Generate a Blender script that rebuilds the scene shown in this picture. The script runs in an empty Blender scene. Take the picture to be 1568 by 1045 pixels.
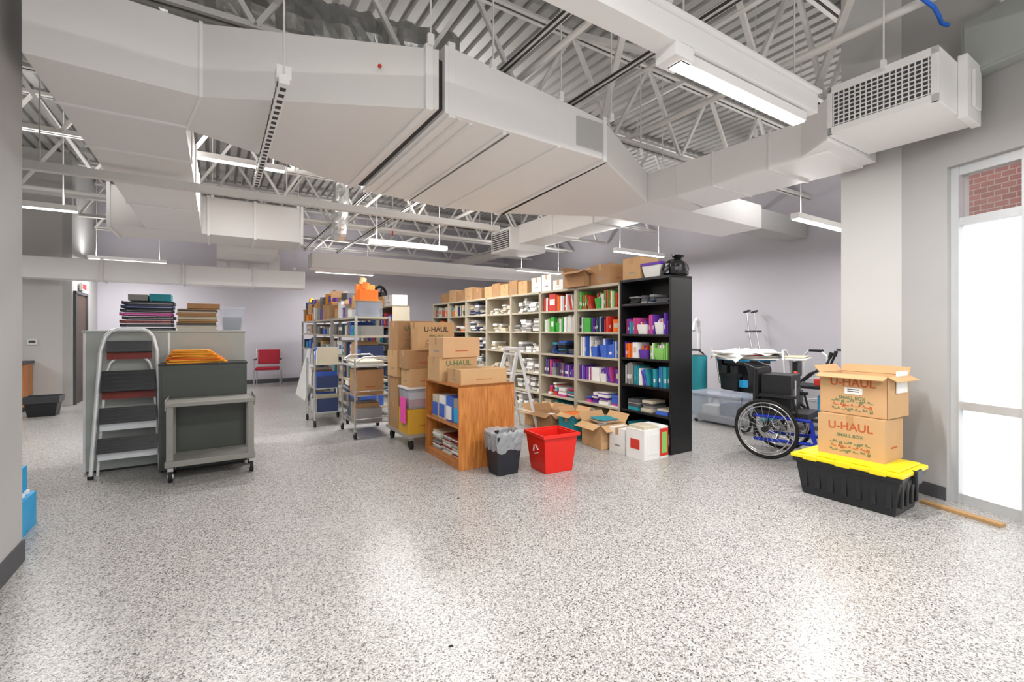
import bpy, math, random
from mathutils import Vector, Matrix
random.seed(7)
A=math.radians(32.5); cA=math.cos(A); sA=math.sin(A)
# room frame: a = across (v axis), b = depth (u axis); world = rotation by 32.5 deg
def W(a,b): return (a*cA-b*sA, a*sA+b*cA)
sc=bpy.context.scene
# ---------------------------------------------------------------- materials
def lin(h):
    h=h.lstrip('#'); r=[int(h[i:i+2],16)/255 for i in (0,2,4)]
    return tuple(((c/12.92) if c<=.04045 else ((c+.055)/1.055)**2.4) for c in r)+(1,)
MC={}
def mat(name,hexc,rough=.5,metal=0,var=.08,scale=6,bump=0,emit=0,alpha=1,trans=0,coat=0):
    if name in MC: return MC[name]
    m=bpy.data.materials.new(name); m.use_nodes=True
    nt=m.node_tree; p=nt.nodes['Principled BSDF']; c=lin(hexc)
    p.inputs['Roughness'].default_value=rough; p.inputs['Metallic'].default_value=metal
    if trans: p.inputs['Transmission Weight'].default_value=trans
    if coat: p.inputs['Coat Weight'].default_value=coat
    p.inputs['Alpha'].default_value=alpha
    tc=nt.nodes.new('ShaderNodeTexCoord'); n=nt.nodes.new('ShaderNodeTexNoise')
    n.inputs['Scale'].default_value=scale; n.inputs['Detail'].default_value=2
    nt.links.new(tc.outputs['Object'],n.inputs['Vector'])
    mx=nt.nodes.new('ShaderNodeMix'); mx.data_type='RGBA'
    mx.inputs[6].default_value=tuple(x*(1-var) for x in c[:3])+(1,)
    mx.inputs[7].default_value=tuple(min(1,x*(1+var)) for x in c[:3])+(1,)
    nt.links.new(n.outputs['Fac'],mx.inputs[0]); nt.links.new(mx.outputs[2],p.inputs['Base Color'])
    if bump:
        b=nt.nodes.new('ShaderNodeBump'); b.inputs['Strength'].default_value=bump; b.inputs['Distance'].default_value=.01
        nt.links.new(n.outputs['Fac'],b.inputs['Height']); nt.links.new(b.outputs[0],p.inputs['Normal'])
    if emit:
        p.inputs['Emission Color'].default_value=c; p.inputs['Emission Strength'].default_value=emit
        try: m.cycles.emission_sampling='NONE'
        except Exception: pass
    MC[name]=m; return m
def floor_mat():
    m=bpy.data.materials.new('epoxy_flake_floor'); m.use_nodes=True; nt=m.node_tree; p=nt.nodes['Principled BSDF']
    tc=nt.nodes.new('ShaderNodeTexCoord')
    nz=nt.nodes.new('ShaderNodeTexNoise'); nz.inputs['Scale'].default_value=100; nz.inputs['Detail'].default_value=1
    vm=nt.nodes.new('ShaderNodeMix'); vm.data_type='RGBA'; vm.inputs[0].default_value=.013
    v=nt.nodes.new('ShaderNodeTexVoronoi'); v.inputs['Scale'].default_value=178
    nt.links.new(tc.outputs['Object'],nz.inputs['Vector'])
    nt.links.new(tc.outputs['Object'],vm.inputs[6]); nt.links.new(nz.outputs['Color'],vm.inputs[7])
    nt.links.new(vm.outputs[2],v.inputs['Vector'])
    sp=nt.nodes.new('ShaderNodeSeparateColor'); nt.links.new(v.outputs['Color'],sp.inputs[0])
    r=nt.nodes.new('ShaderNodeValToRGB'); r.color_ramp.interpolation='CONSTANT'
    els=[(0,'#4f4c4b'),(.11,'#868381'),(.28,'#a3a09d'),(.50,'#b9b6b3'),(.78,'#c6c4c1'),(.93,'#94908c')]
    r.color_ramp.elements[0].position=0; r.color_ramp.elements[0].color=lin(els[0][1])
    r.color_ramp.elements[1].position=els[1][0]; r.color_ramp.elements[1].color=lin(els[1][1])
    for pos,c in els[2:]:
        e=r.color_ramp.elements.new(pos); e.color=lin(c)
    nt.links.new(sp.outputs[0],r.inputs[0]); nt.links.new(r.outputs[0],p.inputs['Base Color'])
    p.inputs['Roughness'].default_value=.29
    b=nt.nodes.new('ShaderNodeBump'); b.inputs['Strength'].default_value=.13; b.inputs['Distance'].default_value=.003
    nt.links.new(sp.outputs[1],b.inputs['Height']); nt.links.new(b.outputs[0],p.inputs['Normal'])
    return m
def brick_mat():
    m=bpy.data.materials.new('red_brick'); m.use_nodes=True; nt=m.node_tree; p=nt.nodes['Principled BSDF']
    tc=nt.nodes.new('ShaderNodeTexCoord'); mp=nt.nodes.new('ShaderNodeMapping'); mp.inputs['Rotation'].default_value=(math.radians(90),0,0)
    bt=nt.nodes.new('ShaderNodeTexBrick'); bt.inputs['Scale'].default_value=3.2
    bt.inputs['Color1'].default_value=lin('#b36a5c'); bt.inputs['Color2'].default_value=lin('#9c5548'); bt.inputs['Mortar'].default_value=lin('#c4aca0')
    nt.links.new(tc.outputs['Object'],mp.inputs[0]); nt.links.new(mp.outputs[0],bt.inputs[0]); nt.links.new(bt.outputs[0],p.inputs['Base Color'])
    p.inputs['Roughness'].default_value=.9; return m
def wood_mat():
    m=bpy.data.materials.new('oak_wood'); m.use_nodes=True; nt=m.node_tree; p=nt.nodes['Principled BSDF']
    tc=nt.nodes.new('ShaderNodeTexCoord'); mp=nt.nodes.new('ShaderNodeMapping'); mp.inputs['Scale'].default_value=(14,14,1.6)
    n=nt.nodes.new('ShaderNodeTexNoise'); n.inputs['Scale'].default_value=3; n.inputs['Detail'].default_value=6; n.inputs['Distortion'].default_value=.6
    r=nt.nodes.new('ShaderNodeValToRGB'); r.color_ramp.elements[0].position=.3; r.color_ramp.elements[0].color=lin('#a55f28'); r.color_ramp.elements[1].position=.7; r.color_ramp.elements[1].color=lin('#cf8844')
    nt.links.new(tc.outputs['Object'],mp.inputs[0]); nt.links.new(mp.outputs[0],n.inputs[0]); nt.links.new(n.outputs['Fac'],r.inputs[0]); nt.links.new(r.outputs[0],p.inputs['Base Color'])
    p.inputs['Roughness'].default_value=.4; return m
WHITE=mat('painted_duct_white','#ebe8e6',.45,var=.02,scale=2)
WHITE2=mat('painted_duct_white_light','#f2f0ef',.4,var=.02,scale=3)
JOINT=mat('duct_joint_dark','#3a3836',.6)
STEEL=mat('painted_steel_grey','#dedbd7',.5,var=.05)
DECK=mat('roof_deck_grey','#a6a4a1',.5,var=.08,scale=1.5)
FOIL=mat('foil_insulation','#c4c4c2',.28,.75,var=.25,scale=14,bump=1)
GALV=mat('galvanised_metal','#b4b4b2',.35,.5,var=.15,scale=20)
CHROME=mat('chrome','#d4d4d4',.22,.9)
ALU=mat('aluminium_paint','#e6e7e8',.35,.2)
LAV=mat('wall_paint_lavender','#bebbc3',.7,var=.02,scale=2)
GREY=mat('wall_paint_grey','#b2b1b0',.7,var=.02,scale=2)
LGREY=mat('wall_paint_light','#c7c5c3',.7,var=.02,scale=2)
BASEB=mat('rubber_cove_base','#4c4c50',.6)
CARD=mat('cardboard','#c69e71',.85,var=.07,scale=8)
CARD2=mat('cardboard_dark','#ac835b',.85,var=.09,scale=8)
CARDIN=mat('cardboard_inside','#8f6f4c',.9)
TAPE=mat('packing_tape','#b98f60',.3)
PRINTO=mat('print_orange','#b5562a',.8); PRINTG=mat('print_green','#5c7a52',.8); PRINTK=mat('print_black','#333333',.8)
BLACK=mat('black_plastic','#1b1d20',.4); BLACKL=mat('black_laminate','#151618',.35)
RUB=mat('black_rubber','#121212',.7)
YEL=mat('yellow_plastic','#efd819',.4); RED=mat('red_plastic','#dc2318',.35)
DRED=mat('dark_red_plastic','#7c2a20',.5); CHRED=mat('crimson_fabric','#a00f2a',.7)
TAN=mat('tan_metal_shelf','#b9b09c',.45,var=.03); WOOD=wood_mat()
OLIVE=mat('dark_olive_metal','#454a44',.45,var=.05,scale=4)
CGREY=mat('cabinet_grey','#adb1ac',.5,var=.04,scale=3); CARTG=mat('cart_grey','#8a8882',.5)
PAPER=mat('paper_white','#e6e5e2',.8); BEIGE=mat('paper_beige','#c8bda6',.8); GREYB=mat('grey_box','#8f8d8b',.7)
PINK=mat('pink_paper','#ff55ba',.7); ORANGE=mat('orange_paper','#ea701e',.7); YO=mat('yellow_orange','#ee9c22',.7)
BLUE=mat('book_blue','#3c64c4',.6); PURP=mat('book_purple','#6637a6',.6); GREEN=mat('book_green','#3aa23a',.6); LGREEN=mat('book_lightgreen','#83c260',.6)
BRED=mat('book_red','#c93424',.6); TEAL=mat('book_teal','#25909e',.6); MAG=mat('book_magenta','#c0458f',.6); NAVY=mat('book_navy','#27365e',.6)
CYAN=mat('cyan_pack','#2c9fd6',.5); FRBLUE=mat('blue_frame_paint','#1838b4',.3,.1)
CLEAR=mat('clear_plastic','#d3dae8',.15,alpha=.32); BAG=mat('clear_bag','#c4c7cb',.22,alpha=.5,bump=1,scale=30)
FRAME=mat('window_aluminium','#c9cbcd',.4,.3); LED=mat('led_lens','#fffdf8',.5,var=0,emit=3.0)
DOORB=mat('door_brown','#4a372c',.5); EXIT=mat('exit_red','#e02020',.5,emit=1.0); BCAB=mat('blue_cable','#1b63c8',.4)
PERF=mat('perforated_grey','#bcbcba',.6,var=.25,scale=300); DGREY=mat('dark_grey','#4c4d51',.6)
def frosted():
    m=bpy.data.materials.new('frosted_window_film'); m.use_nodes=True; nt=m.node_tree; p=nt.nodes['Principled BSDF']
    p.inputs['Base Color'].default_value=(.9,.93,.95,1); p.inputs['Roughness'].default_value=.6
    p.inputs['Emission Color'].default_value=(.93,.97,1,1); p.inputs['Emission Strength'].default_value=.68  # glow put into the film, standing in for daylight behind it
    return m
FROST=frosted(); GLASS=mat('clear_glass','#ffffff',.02,alpha=.06)
# ---------------------------------------------------------------- builder
class Bd:
    def __init__(s,name,a=0,b=0,z=0,rot=A,world=None):
        s.name=name; s.v=[];s.f=[];s.m=[];s.sm=[];s.ms=[]
        xy=W(a,b) if world is None else world
        s.loc=(xy[0],xy[1],z); s.rot=rot
    def mi(s,m):
        if m not in s.ms: s.ms.append(m)
        return s.ms.index(m)
    def add(s,vs,fs,m,smooth=False):
        o=len(s.v); s.v+= [tuple(x) for x in vs]; k=s.mi(m)
        for f in fs: s.f.append(tuple(i+o for i in f)); s.m.append(k); s.sm.append(smooth)
    def box(s,x0,x1,y0,y1,z0,z1,m,M=None):
        vs=[(x,y,z) for z in (z0,z1) for (x,y) in ((x0,y0),(x1,y0),(x1,y1),(x0,y1))]
        if M is not None: vs=[M@Vector(p) for p in vs]
        s.add(vs,[(0,3,2,1),(4,5,6,7),(0,1,5,4),(1,2,6,5),(2,3,7,6),(3,0,4,7)],m)
    def bar(s,p,q,w,h,m,up=(0,0,1)):
        p=Vector(p);q=Vector(q);d=(q-p);L=d.length;d.normalize();u=Vector(up)
        if abs(d.dot(u))>.98:u=Vector((1,0,0))
        x=d.cross(u).normalized();y=x.cross(d)
        vs=[]
        for t in (p,q):
            for sx,sy in ((-1,-1),(1,-1),(1,1),(-1,1)): vs.append(t+x*sx*w/2+y*sy*h/2)
        s.add(vs,[(0,1,2,3),(7,6,5,4),(0,4,5,1),(1,5,6,2),(2,6,7,3),(3,7,4,0)],m)
    def cyl(s,p,q,r,m,n=10,r2=None,cap=True):
        p=Vector(p);q=Vector(q);d=(q-p).normalized();r2=r if r2 is None else r2
        u=Vector((0,0,1)) if abs(d.z)<.95 else Vector((1,0,0))
        x=d.cross(u).normalized();y=d.cross(x)
        vs=[p+(x*math.cos(t)+y*math.sin(t))*r for t in [i*2*math.pi/n for i in range(n)]]+[q+(x*math.cos(t)+y*math.sin(t))*r2 for t in [i*2*math.pi/n for i in range(n)]]
        fs=[(i,(i+1)%n,n+(i+1)%n,n+i) for i in range(n)]
        s.add(vs,fs,m,True)
        if cap: s.add(vs,[tuple(range(n))[::-1],tuple(range(n,2*n))],m)
    def tube(s,pts,r,m,n=8):
        for i in range(len(pts)-1): s.cyl(pts[i],pts[i+1],r,m,n)
    def torus(s,c,axis,R,r,m,N=36,n=8):
        c=Vector(c);d=Vector(axis).normalized();u=Vector((0,0,1)) if abs(d.z)<.9 else Vector((1,0,0))
        x=d.cross(u).normalized();y=d.cross(x);vs=[];fs=[]
        for i in range(N):
            t=i*2*math.pi/N;e=x*math.cos(t)+y*math.sin(t)
            for j in range(n):
                w=j*2*math.pi/n; vs.append(c+e*(R+r*math.cos(w))+d*r*math.sin(w))
        for i in range(N):
            for j in range(n): fs.append((i*n+j,((i+1)%N)*n+j,((i+1)%N)*n+(j+1)%n,i*n+(j+1)%n))
        s.add(vs,fs,m,True)
    def prism(s,poly,z0,z1,m):
        n=len(poly); t=z1 if isinstance(z1,(list,tuple)) else [z1]*n; bz=z0 if isinstance(z0,(list,tuple)) else [z0]*n
        vs=[(p[0],p[1],bz[i]) for i,p in enumerate(poly)]+[(p[0],p[1],t[i]) for i,p in enumerate(poly)]
        s.add(vs,[tuple(range(n))[::-1],tuple(range(n,2*n))]+[(i,(i+1)%n,n+(i+1)%n,n+i) for i in range(n)],m)
    def taper(s,cx,cy,z0,z1,w0,d0,w1,d1,m,open_top=False,th=.01):
        def ring(z,w,d): return [(cx-w/2,cy-d/2,z),(cx+w/2,cy-d/2,z),(cx+w/2,cy+d/2,z),(cx-w/2,cy+d/2,z)]
        vs=ring(z0,w0,d0)+ring(z1,w1,d1)
        fs=[(0,3,2,1)]+[(i,(i+1)%4,4+(i+1)%4,4+i) for i in range(4)]
        if not open_top: fs.append((4,5,6,7)); s.add(vs,fs,m)
        else:
            vs+=ring(z0+th,w0-2*th,d0-2*th)+ring(z1,w1-2*th,d1-2*th)
            fs+=[(4+i,4+(i+1)%4,12+(i+1)%4,12+i) for i in range(4)]+[(8+i,12+i,12+(i+1)%4,8+(i+1)%4) for i in range(4)]+[(8,9,10,11)]
            s.add(vs,fs,m)
    def done(s,bevel=0):
        me=bpy.data.meshes.new(s.name); me.from_pydata(s.v,[],s.f)
        for m in s.ms: me.materials.append(m)
        for i,p in enumerate(me.polygons): p.material_index=s.m[i]; p.use_smooth=s.sm[i]
        me.update()
        o=bpy.data.objects.new(s.name,me); sc.collection.objects.link(o)
        o.location=s.loc; o.rotation_euler=(0,0,s.rot)
        if bevel:
            b=o.modifiers.new('bevel','BEVEL'); b.width=bevel; b.segments=2; b.limit_method='ANGLE'; b.angle_limit=math.radians(50)
        return o
def label(par,txt,loc,face,size,m,name='print'):
    c=bpy.data.curves.new(name,'FONT'); c.body=txt; c.size=size; c.align_x='CENTER'; c.align_y='CENTER'; c.extrude=.0006; c.offset=size*.015; c.resolution_u=3
    o=bpy.data.objects.new(name,c); sc.collection.objects.link(o); c.materials.append(m)
    o.parent=par; o.location=loc
    o.rotation_euler={'-y':(math.pi/2,0,0),'-x':(math.pi/2,0,-math.pi/2),'+x':(math.pi/2,0,math.pi/2)}[face]
    return o
def RotM(ax,ang,piv):
    p=Vector(piv); return Matrix.Translation(p)@Matrix.Rotation(ang,4,ax)@Matrix.Translation(-p)
# ---------------------------------------------------------------- shell
CE=4.3
L6=[(-8.2,-5),(3.3,-5),(4.85,1.2),(4.95,1.75),(7.95,1.75),(7.95,12.9),(-8.2,12.9)]
fl=Bd('floor'); fl.prism(L6,-.1,0,floor_mat()); fl.done()
dk=Bd('ceiling'); prof=[]; x=-8.2
while x<7.9:
    prof+=[(x,CE),(x+.09,CE),(x+.105,CE+.05),(x+.135,CE+.05)]; x+=.15
vs=[];fs=[]
for (px,pz) in prof:
    b0=-5 if px<3.3 else (1.8 if px>4.9 else -5+(px-3.3)*4.0)
    vs+=[(px,b0,pz),(px,12.9,pz)]
for i in range(len(prof)-1): fs.append((2*i,2*i+1,2*i+3,2*i+2))
dk.add(vs,fs,DECK); dk.prism(L6,CE+.08,CE+.2,DECK); dk.done()
w=Bd('wall_far'); w.prism([(-2.2,12.7),(7.9,12.7),(7.9,12.85),(-2.2,12.85)],0,CE,LAV); w.done()
w=Bd('wall_back_right'); w.prism([(7.76,1.94),(7.9,1.94),(7.9,12.7),(7.76,12.7)],0,CE,LAV); w.done()
w=Bd('wall_door_side'); w.prism([(-2.2,10.7),(-2.08,10.7),(-2.08,12.7),(-2.2,12.7)],0,CE,GREY); w.done()
w=Bd('wall_left_far'); w.prism([(-8,10.7),(-2.2,10.7),(-2.2,10.85),(-8,10.85)],0,CE,LGREY); w.done()
w=Bd('wall_left_side'); w.prism([(-8.15,3.5),(-8,3.5),(-8,10.85),(-8.15,10.85)],0,CE,LGREY); w.done()
w=Bd('wall_left_near'); w.prism([(-1.07,-4),(-.92,-4),(-.92,3.67),(-1.07,3.67)],0,CE,GREY); w.done()
w=Bd('baseboard_left'); w.prism([(-1.075,-4),(-.91,-4),(-.91,3.68),(-1.075,3.68)],0,.12,BASEB); w.done()
w=Bd('wall_left_partition'); w.prism([(-8,3.4),(-1.07,3.4),(-1.07,3.5),(-8,3.5)],0,CE,GREY); w.done()
w=Bd('wall_pier'); w.prism([(4.77,1.50),(5.0,1.7),(7.9,1.82),(7.9,1.94),(4.77,1.94)],0,CE,LGREY); w.done()
w=Bd('baseboard_far'); w.prism([(-2.08,12.68),(7.76,12.68),(7.76,12.7),(-2.08,12.7)],0,.1,BASEB); w.done()
w=Bd('baseboard_right'); w.prism([(4.755,1.49),(4.77,1.49),(4.77,1.95),(4.755,1.95)],0,.1,BASEB); w.done()
rw=math.atan2(-.968,.25)
o0=(3.29,3.55)
w=Bd('wall_right',world=o0,rot=rw)
w.box(-.293,.035,0,.22,0,CE,GREY); w.box(.035,1.75,0,.22,2.53,CE,GREY); w.box(1.75,6.5,0,.22,0,CE,GREY); w.done()
w=Bd('baseboard_window_wall',world=o0,rot=rw); w.box(-.29,.03,-.012,0,0,.1,BASEB); w.box(1.76,6.4,-.012,0,0,.1,BASEB); w.done()
w=Bd('window_1',world=o0,rot=rw)
F0=.04
for (x0,x1) in ((.035,.085),(.445,.50),(.86,.92),(1.28,1.34),(1.69,1.75)): w.box(x0,x1,F0,F0+.11,0,2.53,FRAME)
for (z0,z1) in ((0,.07),(.70,.76),(2.08,2.14),(2.46,2.53)): w.box(.085,1.69,F0+.01,F0+.1,z0,z1,FRAME)
for (x0,x1) in ((.085,.445),(.50,.86),(.92,1.28),(1.34,1.69)):
    w.box(x0,x1,F0+.05,F0+.06,.07,.70,FROST); w.box(x0,x1,F0+.05,F0+.06,.76,2.08,FROST); w.box(x0,x1,F0+.05,F0+.055,2.14,2.46,GLASS)
w.done()
w=Bd('exterior_brick_wall',world=o0,rot=rw); w.box(-3.4,6,3.9,4.1,0,7,brick_mat()); w.done()
w=Bd('exterior_ground',world=o0,rot=rw); w.box(-1.0,6,.25,3.9,-.1,0,mat('concrete','#bdbab4',.9)); w.done()
d=Bd('door_1'); d.box(-2.08,-2.06,10.82,11.62,0,1.92,DOORB); d.box(-2.08,-2.04,10.78,10.83,0,1.97,DGREY);d.box(-2.08,-2.04,11.61,11.66,0,1.97,DGREY);d.box(-2.08,-2.04,10.78,11.66,1.92,1.97,DGREY)
d.cyl((-2.06,11.5,.95),(-2.0,11.5,.95),.025,CHROME); d.done()
d=Bd('exit_sign'); d.box(-2.06,-2.02,11.1,11.4,2.0,2.15,PAPER); d.box(-2.02,-2.015,11.12,11.38,2.03,2.12,EXIT); d.done()
d=Bd('thermostat'); d.box(-2.62,-2.5,10.67,10.7,1.05,1.14,PAPER); d.box(-2.6,-2.52,10.665,10.67,1.08,1.12,DGREY); d.done()
# ---------------------------------------------------------------- ceiling structure
def span(b):
    a0=-.88 if b<3.6 else (-7.95 if b<10.6 else -2.05)
    a1=7.7 if b>1.95 else 4.60+(b-1.23)*.325
    return a0,a1
def joist(b):
    j=Bd('bar_joist',0,b); a0,a1=span(b)
    for zz in (3.3,4.2):
        j.box(a0,a1,-.05,-.005,zz,zz+.012,STEEL); j.box(a0,a1,.005,.05,zz,zz+.012,STEEL)
        j.box(a0,a1,-.012,-.005,zz,zz+.06,STEEL); j.box(a0,a1,.005,.012,zz,zz+.06,STEEL)
    x=a0;k=0
    while x<a1-.55:
        z0,z1=(3.33,4.23) if k%2==0 else (4.23,3.33)
        j.bar((x,0,z0),(x+.55,0,z1),.035,.035,STEEL); x+=.55;k+=1
    j.done()
for b in (.5,2.0,3.55,5.0,6.5,8.0,9.5,11.0,12.3): joist(b)
g=Bd('steel_girder')
g.box(5.8,6.0,2.0,12.6,3.10,3.12,STEEL); g.box(5.8,6.0,2.0,12.6,3.27,3.29,STEEL); g.box(5.89,5.905,2.0,12.6,3.1,3.29,STEEL); g.done()
g=Bd('steel_girder')
g.box(-3.3,-3.1,3.55,10.6,3.10,3.12,STEEL); g.box(-3.3,-3.1,3.55,10.6,3.27,3.29,STEEL); g.box(-3.21,-3.195,3.55,10.6,3.1,3.29,STEEL); g.done()
for a in (1.83,2.6):
    g=Bd('unistrut_rail'); g.box(a-.02,a+.02,-3,12.4,3.245,3.285,STEEL); g.box(a-.024,a-.02,-3,12.4,3.255,3.275,JOINT); g.box(a-.008,a+.008,-3,12.4,3.24,3.245,JOINT); g.done()
p=Bd('support_strut'); p.box(-4.5,3.1,5.16,5.23,2.58,2.65,STEEL)
for a in (-3,-1.2,.6,1.9,3): p.cyl((a,5.19,2.65),(a,5.19,4.28),.006,STEEL,6)
p.done()
for (b,z) in ((4.55,3.2),(9.2,3.32)):
    p=Bd('sprinkler_pipe')
    p.cyl((-7.9,b,z),(7.7,b,z),.03,STEEL,10)
    for a in range(-7,8,2): p.cyl((a,b,z),(a,b,4.28),.006,STEEL,6)
    for a in range(-6,8,3): p.cyl((a,b,z-.12),(a,b,z),.015,BRED,8)
    p.done()
p=Bd('sprinkler_branch_pipe'); p.cyl((2.0,-2,3.26),(2.0,12.5,3.26),.022,STEEL,8); p.done()
p=Bd('electrical_conduit'); p.cyl((3.9,-1,3.45),(3.9,12.5,3.45),.03,STEEL,8); p.cyl((3.2,-2,3.6),(3.2,12.5,3.6),.018,STEEL,8); p.done()
for (a0,b0,a1,b1) in ((1.2,2,3.4,.5),(2.6,.5,4.4,2),(3.0,2,4.2,.5),(1,3.5,2.4,2),(3,3.5,4.2,2),(4.6,3.5,3.2,5),(-.6,3.5,.2,5),(0,5,1.4,3.5),(2.4,2,3.3,3.5)):
    p=Bd('cross_brace'); p.bar((a0,b0,4.2),(a1,b1,3.34),.05,.05,STEEL); p.done()
# blue cable hanging between the joists above the light channel
p=Bd('blue_cable'); pts=[(2.3+i*.09,1.30-.012*i+.02*math.sin(i*1.3),3.62-.012*i+.03*math.sin(i*.9)) for i in range(22)]
p.tube(pts,.013,BCAB); p.done()
# ---------------------------------------------------------------- ducts
D=Bd('main_air_duct')
zb=2.7
S1=[(-.83,3.30),(-.08,3.35),(-.18,3.96),(-.18,8.1),(-.83,8.1)]
D.prism(S1,zb,3.14,WHITE)
P1=(-.08,3.35);P4=(2.69,2.81);P5=(3.99,3.50);F1=(4.05,4.235);F2=(2.84,4.81);F3=(2.155,4.91);F5=(.33,4.235);F6=(-.18,3.96)
D.prism([P1,(1.19,2.73),(1.15,4.70),F5,F6],zb,[3.14,3.08,3.08,3.12,3.14],WHITE)
D.prism([(1.19,2.77),(1.26,2.80),(1.22,4.70),(1.15,4.67)],zb+.03,3.05,JOINT)
D.prism([(1.24,2.75),P4,F2,F3,(1.22,4.73)],zb,[3.14,3.02,3.02,3.05,3.14],WHITE2)
D.prism([P4,P5,F1,F2],zb,[3.02,3.02,3.02,3.02],WHITE)
def seam(p,q,w,z0,z1,m):
    dx,dy=q[0]-p[0],q[1]-p[1];L=math.hypot(dx,dy);nx,ny=-dy/L*w/2,dx/L*w/2;ex,ey=dx/L*.012,dy/L*.012
    D.prism([(p[0]-ex-nx,p[1]-ey-ny),(p[0]-ex+nx,p[1]-ey+ny),(q[0]+ex+nx,q[1]+ey+ny),(q[0]+ex-nx,q[1]+ey-ny)],z0,z1,m)
seam((1.13,2.75),(1.09,4.68),.05,zb-.012,3.10,WHITE2)
seam((1.29,2.76),(1.27,4.73),.05,zb-.02,3.17,WHITE2)
seam((1.36,2.79),(1.36,4.75),.03,zb-.008,3.1,WHITE)
seam((1.45,2.81),(1.45,4.76),.03,zb-.012,3.15,WHITE)
seam((1.72,2.81),(1.72,4.83),.03,zb-.015,3.12,WHITE2)
seam((1.76,2.81),(1.76,4.83),.008,zb-.012,3.1,GREYB)
seam((2.2,2.80),(2.2,4.90),.03,zb-.012,3.08,WHITE2)
seam(P4,F2,.04,zb-.018,3.05,WHITE2); seam((2.72,2.83),(2.9,4.79),.01,zb-.02,3.03,JOINT)
seam(P1,F6,.02,zb-.006,3.15,WHITE2)
for b in (3.9,4.7,5.6,6.6): seam((-.83,b),(-.18,b),.03,zb-.012,3.15,WHITE2)
D.box(2.38,2.66,2.79,2.80,2.75,2.98,PERF)
D.box(1.5,1.68,2.79,2.80,2.82,3.0,WHITE)
D.cyl((.85,2.86,2.93),(.85,2.85,2.93),.012,BRED)
D.prism([P5,(4.05,3.17),(4.72,3.3),(4.75,3.5)],zb,3.02,WHITE)
D.prism([P5,(4.75,3.5),(6.35,3.55),(6.4,4.2),F1],zb,3.02,WHITE2)
D.box(6.35,7.7,3.6,3.95,2.72,3.0,GREY)
D.prism([(4.07,1.75),(4.72,1.75),(4.72,3.32),(4.05,3.17)],zb,3.02,WHITE2)
D.prism([(3.86,1.66),(4.72,1.66),(4.72,1.95),(4.07,1.95)],zb+.02,3.04,WHITE2)
for b in (2.2,2.75): D.box(4.05,4.73,b-.012,b+.012,zb-.012,3.035,WHITE)
D.done(.006)
g=Bd('air_register_box')
g.box(3.86,4.55,1.02,1.655,2.75,3.10,WHITE2); g.box(3.85,3.87,1.06,1.62,2.80,3.05,DGREY)
for i in range(17):
    y=1.07+i*.034; g.box(3.838,3.852,y-.004,y+.004,2.80,3.05,WHITE2)
for i in range(9):
    z=2.81+i*.03; g.box(3.838,3.852,1.06,1.62,z-.004,z+.004,WHITE2)
g.box(3.835,3.86,1.02,1.06,2.75,3.1,WHITE2); g.box(3.835,3.86,1.62,1.655,2.75,3.1,WHITE2); g.box(3.835,3.86,1.02,1.655,3.05,3.1,WHITE2); g.box(3.835,3.86,1.02,1.655,2.75,2.8,WHITE2)
g.box(4.2,4.5,.97,1.02,2.72,3.14,WHITE2); g.box(4.28,4.42,.95,.97,2.8,3.05,WHITE)
g.done(.004)
g=Bd('cross_air_duct'); g.box(-1.22,1.16,8.13,9.0,2.7,3.25,WHITE)
for a in (-.1,.5): g.box(a-.02,a+.02,8.11,9.02,2.68,3.27,WHITE2)
g.box(-1.24,-1.2,8.11,9.03,2.67,3.28,WHITE2); g.box(1.14,1.18,8.11,9.03,2.67,3.28,WHITE2); g.box(.0,.9,9.0,10.4,2.6,2.9,WHITE); g.done(.006)
g=Bd('small_air_duct'); g.box(0,1.1,10.72,11.2,2.5,2.85,WHITE2)
for a in (.2,.55,.9): g.box(a-.015,a+.015,10.70,11.22,2.48,2.87,WHITE)
g.done(.006)
g=Bd('long_white_duct'); 
g.prism([(-2.6,10.15),(1.5,10.1),(1.5,10.52),(-2.6,10.55)],2.12,2.46,WHITE2)
for a in (-1.6,-.5,.6): g.box(a-.015,a+.015,10.05,10.58,2.1,2.48,WHITE)
g.done(.01)
g=Bd('far_air_duct'); g.box(4.75,5.3,4.25,7.6,2.9,3.25,WHITE); g.box(4.55,5.35,7.2,7.9,2.78,3.2,WHITE2); g.box(4.53,4.55,7.25,7.85,2.83,3.15,DGREY)
for i in range(8): g.box(4.52,4.54,7.25,7.85,2.84+i*.04,2.855+i*.04,WHITE2)
for b in (5.2,6.2): g.box(4.73,5.32,b-.015,b+.015,2.88,3.27,WHITE2)
g.done(.006)
g=Bd('far_cross_duct'); g.box(1.6,7.6,9.9,10.4,2.55,2.85,WHITE); g.done(.006)
def flex(pts,r):
    g=Bd('insulated_flex_duct')
    vs=[];fs=[];N=16
    P=[Vector(p) for p in pts]; samp=[]
    for i in range(len(P)-1):
        for k in range(12): samp.append(P[i].lerp(P[i+1],k/12))
    samp.append(P[-1])
    for i,c in enumerate(samp):
        d=(samp[min(i+1,len(samp)-1)]-samp[max(i-1,0)]).normalized(); u=Vector((0,0,1)) if abs(d.z)<.9 else Vector((1,0,0))
        x=d.cross(u).normalized();y=d.cross(x)
        for k in range(N):
            t=k*2*math.pi/N; rr=r*(1+random.uniform(-.07,.07)-(.08 if i%3==0 else 0)); vs.append(c+(x*math.cos(t)+y*math.sin(t))*rr)
    for i in range(len(samp)-1):
        for k in range(N): fs.append((i*N+k,i*N+(k+1)%N,(i+1)*N+(k+1)%N,(i+1)*N+k))
    g.add(vs,fs,FOIL,False); g.done()
flex([(-.5,4.35,3.7),(.4,4.25,3.75),(1.2,4.2,3.8),(1.9,4.0,3.75)],.3)
flex([(1.55,7.2,3.9),(1.57,7.25,3.3),(1.6,7.5,2.7)],.12)
flex([(-.7,2.8,3.7),(.0,3.0,3.75),(.5,3.1,3.7)],.24)
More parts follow.
